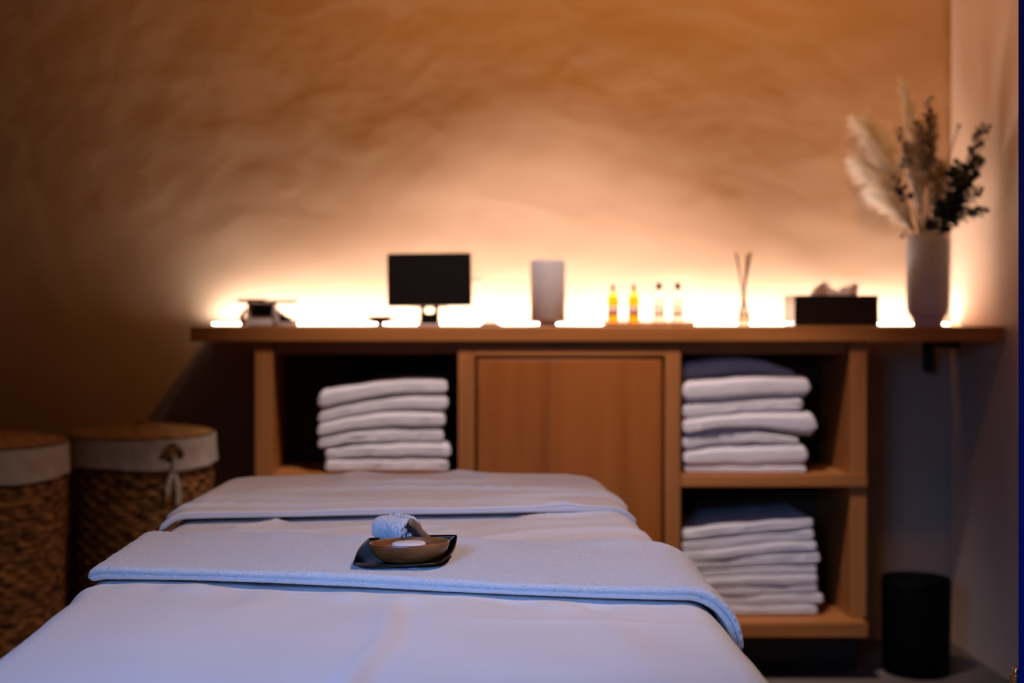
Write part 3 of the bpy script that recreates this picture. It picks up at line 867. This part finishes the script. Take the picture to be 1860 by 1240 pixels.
box(bm, X(745, D), X(812, D), D + 0.006, D + 0.026, Z(557.5, D), Z(553, D))
obj('stand_neck', bm, dark_pl, mon, smooth=False)
obj('stand_foot', B(X(758, D), X(800, D), D - 0.05, D + 0.06, CT, CT + 0.0038), pale_pl, mon, bevel=0.001)
bm = bmesh.new(); tube(bm, [(X(855, D), D + 0.012, Z(507, D)), (X(866, D), D + 0.016, Z(506, D)), (X(878, D), D + 0.03, Z(507, D))], [0.0022, 0.002, 0.001], 8); obj('stylus_arm', bm, warm_pl, mon)

# --- small low coaster
D = 3.64
bm = bmesh.new(); lathe(bm, [(0, 0), (0.030, 0), (0.034, 0.0015), (0.030, 0.0035), (0.012, 0.0055), (0, 0.006)], (X(890, D), D - 0.02, CT), 36, cap=False)
o = obj('coaster', bm, dish_m, origin=(X(890, D), D - 0.02, CT)); tag(o, 'small low brown coaster on the countertop between the display and the speaker', 'coaster')

# --- grey cylinder
D = 3.66
r = 31.5 * D / F; cxx = X(995, D)
spk = thing('cylindrical_speaker', 'tall grey cylinder speaker between the black display and the amber bottles', 'speaker', (cxx, D, CT))
hh = Z(472, D) - CT
bm = bmesh.new(); lathe(bm, [(0, 0.010), (r - 0.004, 0.010), (r, 0.014), (r, hh - 0.006), (r - 0.003, hh - 0.001), (r - 0.006, hh), (r - 0.008, hh - 0.003), (0, hh - 0.004)], (cxx, D, CT), 56, cap=False); obj('body', bm, grey_body, spk)
bm = bmesh.new(); lathe(bm, [(r * 0.55, 0), (r * 0.55, 0.0102)], (cxx, D, CT), 32); obj('foot', bm, pale_pl, spk)
bm = bmesh.new(); lathe(bm, [(r - 0.0085, hh - 0.0035), (r - 0.0085, hh - 0.0015), (0, hh - 0.001)], (cxx, D, CT), 40); obj('top_cap', bm, dark_pl, spk)

# --- wooden tray with bottles
D = 3.66
tr = obj('bottle_tray', B(X(1098, D), X(1257, D), D - 0.045, D + 0.055, CT, CT + 0.007), wood_x, origin=(X(1177, D), D, CT), bevel=0.002)
tag(tr, 'thin wooden tray under the four small bottles', 'tray')
def bottle(px, kind, label):
    t = thing('amber_bottle' if kind else 'clear_bottle', label, 'bottle', (X(px, D), D, CT + 0.0075), 'small oil bottles on the wooden tray')
    bm = bmesh.new(); R_ = 0.0145
    lathe(bm, [(0, 0), (R_ * 0.9, 0), (R_, 0.002), (R_, 0.050), (R_ * 1.02, 0.058), (R_ * 0.9, 0.066), (R_ * 0.55, 0.074), (R_ * 0.36, 0.079), (R_ * 0.34, 0.084), (0, 0.084)], (0, 0, 0), 36, cap=False)
    obj('glass_body', bm, amber if kind else clear, t, local=True)
    bm = bmesh.new(); lathe(bm, [(R_ * 1.012, 0.0185), (R_ * 1.012, 0.0415)], (0, 0, 0), 36, cap=False)
    obj('label', bm, label_m if kind else clear_label, t, local=True, solid=0.0003)
    bm = bmesh.new()
    lathe(bm, [(0, 0.0845), (R_ * 0.42, 0.0845), (R_ * 0.45, 0.091), (R_ * 0.25, 0.096), (R_ * 0.2, 0.0985), (0, 0.099)], (0, 0, 0), 24, cap=False) if kind else \
        lathe(bm, [(0, 0.0845), (R_ * 0.42, 0.0845), (R_ * 0.50, 0.087), (R_ * 0.50, 0.099), (R_ * 0.3, 0.102), (0, 0.1025)], (0, 0, 0), 24, cap=False)
    obj('cap', bm, dish_m if kind else dark_pl, t, local=True)
    return t
b1 = bottle(1113.5, True, 'left amber oil bottle with pink label on the wooden tray')
b2 = copy_tree(b1); b2.location.x = X(1151, D); b2['label'] = 'right amber oil bottle with pink label, next to the clear bottles'
b3 = bottle(1197, False, 'clear glass bottle with dark cap, nearer to the amber bottles')
b4 = copy_tree(b3); b4.location.x = X(1231, D); b4['label'] = 'clear glass bottle with dark cap at the right end of the tray'

# --- reed diffuser
D = 3.67
fx = X(1351, D); df = thing('reed_diffuser', 'small glass reed diffuser left of the black tissue box', 'diffuser', (fx, D, CT))
bm = bmesh.new(); lathe(bm, [(0, 0), (0.0155, 0), (0.0165, 0.003), (0.0150, 0.030), (0.0095, 0.052), (0.0060, 0.060), (0.0060, 0.078), (0.0085, 0.080), (0.0085, 0.084), (0.0045, 0.084), (0.0045, 0.060), (0.0125, 0.034), (0.0135, 0.005), (0, 0.004)], (fx, D, CT), 36, cap=False); obj('glass_bottle', bm, clear, df)
bm = bmesh.new(); lathe(bm, [(0, 0.0042), (0.0133, 0.0052), (0.0124, 0.033), (0.009, 0.044), (0, 0.044)], (fx, D, CT), 30, cap=False); obj('oil', bm, oilm, df)
bm = bmesh.new(); lathe(bm, [(0.0062, 0.062), (0.0066, 0.062), (0.0066, 0.071), (0.0062, 0.071)], (fx, D, CT), 24, cap=False); obj('neck_band', bm, warm_pl, df)
for k_, (tx, ty, lean) in enumerate(((1336, 458, 0.0), (1341, 461, .02), (1346, 466, -.015), (1357, 462, .0), (1361, 458, -0.02), (1364, 460, .02))):
    base = Vector((fx - (tx - 1351) * 0.0004, D, CT + 0.012)); tip = Vector((X(tx, D), D + lean, Z(ty, D)))
    if k_ == 2: continue
    mid_ = Vector((fx + (tx - 1351) * 0.00008, D, CT + 0.080)); 
    base = mid_ + (mid_ - tip) * ((mid_.z - CT - 0.012) / (tip.z - mid_.z))
    bm = bmesh.new(); tube(bm, [base, tip], 0.0020, 8); obj('reed', bm, reed_m, df)

# --- tissue box
D = 3.60
tb = thing('tissue_box', 'black tissue box with a white tissue sticking out, on the countertop', 'tissue box', (X(1519, D), D + 0.06, CT))
xa, xb, zz = X(1443, D), X(1596, D), Z(536, D)
bm = B(xa, xb, D, D + 0.115, CT, zz); obj('box', bm, boxside, tb, bevel=0.0015)
bm = bmesh.new(); NU, NV = 46, 12; rows = []
outline = [(1470, 536), (1478, 527), (1487, 515), (1498, 510), (1506, 516), (1513, 526), (1521, 528), (1530, 521), (1542, 518), (1551, 514), (1558, 511), (1560, 520), (1555, 528), (1556, 536)]
for i in range(NU + 1):
    u = i / NU * (len(outline) - 1); k_ = min(int(u), len(outline) - 2); f_ = u - k_
    px = outline[k_][0] * (1 - f_) + outline[k_ + 1][0] * f_; py = outline[k_][1] * (1 - f_) + outline[k_ + 1][1] * f_
    row = []
    for j in range(NV + 1):
        v = j / NV
        y = D + 0.050 + 0.014 * math.sin(i * 0.55) * v + 0.02 * (1 - v) * math.sin(i * 0.21)
        xx = X(1513 + (px - 1513) * (0.9 + 0.1 * v), D + 0.055)
        row.append(bm.verts.new((xx, y, (zz - 0.004) * (1 - v) + max(Z(py, D + 0.055), zz + 0.0) * v)))
    rows.append(row)
for a_, b_ in zip(rows[:-1], rows[1:]):
    for j in range(NV): bm.faces.new((a_[j], a_[j + 1], b_[j + 1], b_[j]))
obj('tissue', bm, tissue_m, tb, solid=0.0006)

# --- vase
D = 3.60
vx = X(1685, D); r = 37 * D / F; vh = Z(423, D) - CT
va = obj('vase', lathe(bmesh.new(), [(0, 0.001), (r * 0.66, 0.0), (r * 0.70, 0.003), (r * 0.70, 0.012), (r * 0.78, 0.020), (r * 0.94, 0.032), (r, 0.045), (r, vh - 0.030), (r * 0.97, vh - 0.018), (r * 0.86, vh - 0.007), (r * 0.76, vh), (r * 0.72, vh), (r * 0.78, vh - 0.010), (r * 0.90, vh - 0.03), (r * 0.92, 0.05), (r * 0.6, 0.015), (0, 0.013)], (vx, D, CT), 64, cap=False), ceramic, origin=(vx, D, CT))
tag(va, 'matte white cylindrical ceramic vase at the right end of the countertop', 'vase')
VT = Vector((vx, D, CT + vh))
# --- dried stems in the vase
def spine(tip, bend, n=14):
    """from the vase bottom through the mouth to the tip (world)"""
    tip = Vector(tip)
    dirn = Vector(((tip.x - vx), (tip.y - D), 0))
    mouth = VT + Vector((max(-0.024, min(0.024, dirn.x * 0.25)), max(-0.024, min(0.024, dirn.y * 0.25)), -0.005))
    foot = Vector((vx - dirn.x * 0.12, D - dirn.y * 0.12, CT + 0.05))
    pts = [foot.lerp(mouth, k / 3) for k in range(3)]
    ctrl = mouth + Vector((dirn.x * 0.25, dirn.y * 0.25, (tip.z - mouth.z) * 0.6)) + Vector(bend)
    for k in range(n + 1):
        t = k / n
        pts.append(mouth * (1 - t) ** 2 + ctrl * 2 * t * (1 - t) + tip * t * t)
    return pts
def sp_at(pts, t):
    u = t * (len(pts) - 1); k = min(int(u), len(pts) - 2); f = u - k
    return pts[k].lerp(pts[k + 1], f), (pts[k + 1] - pts[k]).normalized()
def inside(v):
    v.x = min(v.x, WR - 0.004); v.y = min(v.y, WB - 0.03); return v
def strand(bm, p, d, l, w, droop, rnd, segs=4):
    prev = None; side = d.cross(Vector((rnd.uniform(-1, 1), rnd.uniform(-1, 1), rnd.uniform(-1, 1)))).normalized()
    up2 = side.cross(d).normalized()
    cur = Vector(p); dd = Vector(d)
    for k in range(segs + 1):
        ww = w * (1 - 0.8 * k / segs)
        c = inside(cur.copy())
        row = [bm.verts.new(c + side * ww), bm.verts.new(c - side * ww * 0.5 + up2 * ww), bm.verts.new(c - side * ww * 0.5 - up2 * ww)]
        if prev:
            for i in range(3): bm.faces.new((prev[i], prev[(i + 1) % 3], row[(i + 1) % 3], row[i]))
        prev = row
        dd = (dd + Vector((0, 0, -droop))).normalized(); cur += dd * (l / segs)
def plume(name, tip, bend, t0, width, count, label, slen, seed, droop=0.12, mat=plume_m, out=0.6, w=0.0013, cat='dried plume', group=None, taper=0.55):
    rnd = random.Random(seed); pts = spine(tip, bend)
    t = thing(name, label, cat, tuple(pts[0]), group)
    bm = bmesh.new(); tube(bm, pts, [0.0022] * 8 + [0.0015] * (len(pts) - 8), 6); obj('stem', bm, stem_m if mat is not plume_m else reed_m, t)
    bm = bmesh.new()
    for k in range(count):
        cl = rnd.randrange(17); u = t0 + (1 - t0) * min(1, max(0, (cl + 0.5) / 17 + rnd.gauss(0, 0.022)))
        p, d = sp_at(pts, u)
        env = math.sin(PI * min(1, (u - t0) / (1 - t0) * 0.80 + 0.12)) ** 0.6
        a = cl * 2.4 + rnd.gauss(0, 0.45)
        s1 = d.cross(Vector((0, 1, 0.1))).normalized(); s2 = d.cross(s1).normalized()
        rad = s1 * math.cos(a) + s2 * math.sin(a) * 0.8
        dir_ = (d * 1.0 + rad * out * rnd.uniform(0.4, 1.2)).normalized()
        strand(bm, p + rad * width * rnd.uniform(0, 0.5) * env, dir_, slen * rnd.uniform(0.5, 1.15) * (0.45 + 0.55 * env), w, droop * rnd.uniform(0.3, 1.3), rnd)
    obj('plume', bm, mat, t)
    return t
Y0 = D
G1 = 'cream pampas plumes in the vase'
plume('pampas_stem', (X(1572, 3.80), 3.80, Z(222, 3.80)), (-0.02, 0, 0.03), 0.42, 0.03, 1300, 'cream pampas plume reaching highest on the left of the vase', 0.075, 1, 0.16, group=G1)
plume('pampas_stem', (X(1564, 3.79), 3.79, Z(292, 3.79)), (-0.03, 0, 0.02), 0.38, 0.03, 1300, 'bright cream pampas plume leaning furthest out to the left', 0.070, 2, 0.18, group=G1)
plume('pampas_stem', (X(1590, 3.76), 3.76, Z(345, 3.76)), (-0.015, 0, 0.02), 0.30, 0.03, 1200, 'low cream pampas plume just above the left rim of the vase', 0.060, 3, 0.16, group=G1)
plume('pampas_stem', (X(1642, 3.68), 3.68, Z(158, 3.68)), (0.0, 0.0, 0.02), 0.50, 0.018, 900, 'narrow upright cream plume, tallest stem in the vase', 0.042, 4, 0.0, out=0.40, group=G1)
plume('pampas_stem', (X(1655, 3.53), 3.53, Z(318, 3.53)), (0.0, 0.0, 0.0), 0.40, 0.012, 550, 'short blunt cream plume in the middle front of the bunch', 0.030, 5, 0.0, out=0.3, group=G1)
G2 = 'brown dried grass stems in the vase'
for k_, (tx, ty, ty_, lb) in enumerate((
        (1668, 225, 3.58, 'brown dried grass stem in the middle of the bunch'),
        (1648, 262, 3.62, 'brown dried grass stem behind the pampas plumes'),
        (1692, 205, 3.66, 'brown dried grass stem, upright at the back of the bunch'),
        (1710, 300, 3.62, 'short brown dried grass stem beside the dark leaves'),
        (1742, 228, 3.60, 'thin brown stem with a single seed tip above the dark leaves'))):
    single = k_ == 4
    plume('dried_grass_stem', (X(tx, ty_), ty_, Z(ty, ty_)), (0, 0, 0.01), 0.97 if single else 0.45, 0.02 if not single else 0.003, 90 if single else 800, lb, 0.026 if not single else 0.008, 20 + k_, 0.02, grass_m, 1.0, 0.0016, 'dried grass', G2)
def leaf(bm, c, d, n, r, rnd):
    side = d.cross(n).normalized(); vs = []
    for k in range(10):
        a = 2 * PI * k / 10
        p = c + d * (r * (1 + math.cos(a))) + side * (r * 0.85 * math.sin(a)) + n * (0.12 * r * math.cos(2 * a))
        vs.append(p)
    if max(v.x for v in vs) > WR - 0.004: 
        sh = Vector((max(v.x for v in vs) - (WR - 0.004), 0, 0)); vs = [v - sh for v in vs]
    t_ = [bm.verts.new(v + n * 0.0004) for v in vs]; b_ = [bm.verts.new(v - n * 0.0004) for v in vs]
    bm.faces.new(t_); bm.faces.new(list(reversed(b_)))
    for k in range(10): bm.faces.new((t_[(k + 1) % 10], t_[k], b_[k], b_[(k + 1) % 10]))
def eucalyptus(tip, bend, t0, n, r, label, seed):
    rnd = random.Random(seed); pts = spine(tip, bend)
    for p in pts: inside(p)
    t = thing('eucalyptus_branch', label, 'eucalyptus branch', tuple(pts[0]), 'dark eucalyptus branches in the vase')
    bm = bmesh.new(); tube(bm, pts, [0.002] * 6 + [0.0013] * (len(pts) - 6), 6); obj('stem', bm, stem_m, t)
    bm = bmesh.new()
    for k in range(n):
        u = t0 + (1 - t0) * (k + 0.5) / n; p, d = sp_at(pts, u)
        a = k * 2.4 + rnd.uniform(-.4, .4)
        s1 = d.cross(Vector((0, 1, 0.1))).normalized(); s2 = d.cross(s1).normalized()
        rad = (s1 * math.cos(a) + s2 * math.sin(a)); dirn = (rad + d * rnd.uniform(0.2, 0.7)).normalized()
        nn = dirn.cross(d.cross(dirn)).normalized() if rnd.random() < 0.5 else dirn.cross(Vector((rnd.uniform(-1, 1), rnd.uniform(-1, 1), rnd.uniform(-1, 1)))).normalized()
        leaf(bm, p + dirn * 0.003, dirn, nn, r * (1.15 - 0.5 * (k + .5) / n) * rnd.uniform(0.8, 1.2), rnd)
    obj('leaves', bm, euc_m, t)
for a_ in (
    ((X(1790, 3.55), 3.55, Z(228, 3.55)), (0.03, 0, -0.02), 0.35, 52, 0.0125, 'dark eucalyptus branch rising highest along the right wall', 31),
    ((X(1775, 3.50), 3.50, Z(290, 3.50)), (0.02, 0, 0.01), 0.26, 58, 0.0150, 'dense dark eucalyptus branch in the right half of the bunch', 32),
    ((X(1790, 3.52), 3.52, Z(385, 3.52)), (0.01, 0, 0.035), 0.30, 38, 0.0120, 'eucalyptus branch arching out low over the right rim of the vase', 33),
    ((X(1688, 3.56), 3.56, Z(178, 3.56)), (0.0, 0, 0.0), 0.55, 26, 0.0095, 'upright eucalyptus branch beside the tallest cream plume', 34),
    ((X(1740, 3.50), 3.50, Z(300, 3.50)), (0.015, 0, -0.01), 0.20, 58, 0.0150, 'dark eucalyptus branch in the centre right of the bunch', 35),
    ((X(1625, 3.50), 3.50, Z(322, 3.50)), (-0.01, 0, 0.0), 0.62, 12, 0.0095, 'short bluish eucalyptus sprig in front of the pampas plumes', 36),
    ((X(1640, 3.52), 3.52, Z(430, 3.52)), (-0.02, -0.02, 0.05), 0.88, 5, 0.006, 'tiny sprig hanging over the left rim of the vase', 37),
    ((X(1632, 3.58), 3.58, Z(232, 3.58)), (-0.01, 0, 0.0), 0.65, 16, 0.0085, 'eucalyptus sprig with dark leaves left of the tall plume', 38),
    ((X(1780, 3.53), 3.53, Z(345, 3.53)), (0.02, 0, 0.02), 0.30, 38, 0.0120, 'eucalyptus branch reaching right between the high and low ones', 39),
): eucalyptus(*a_)
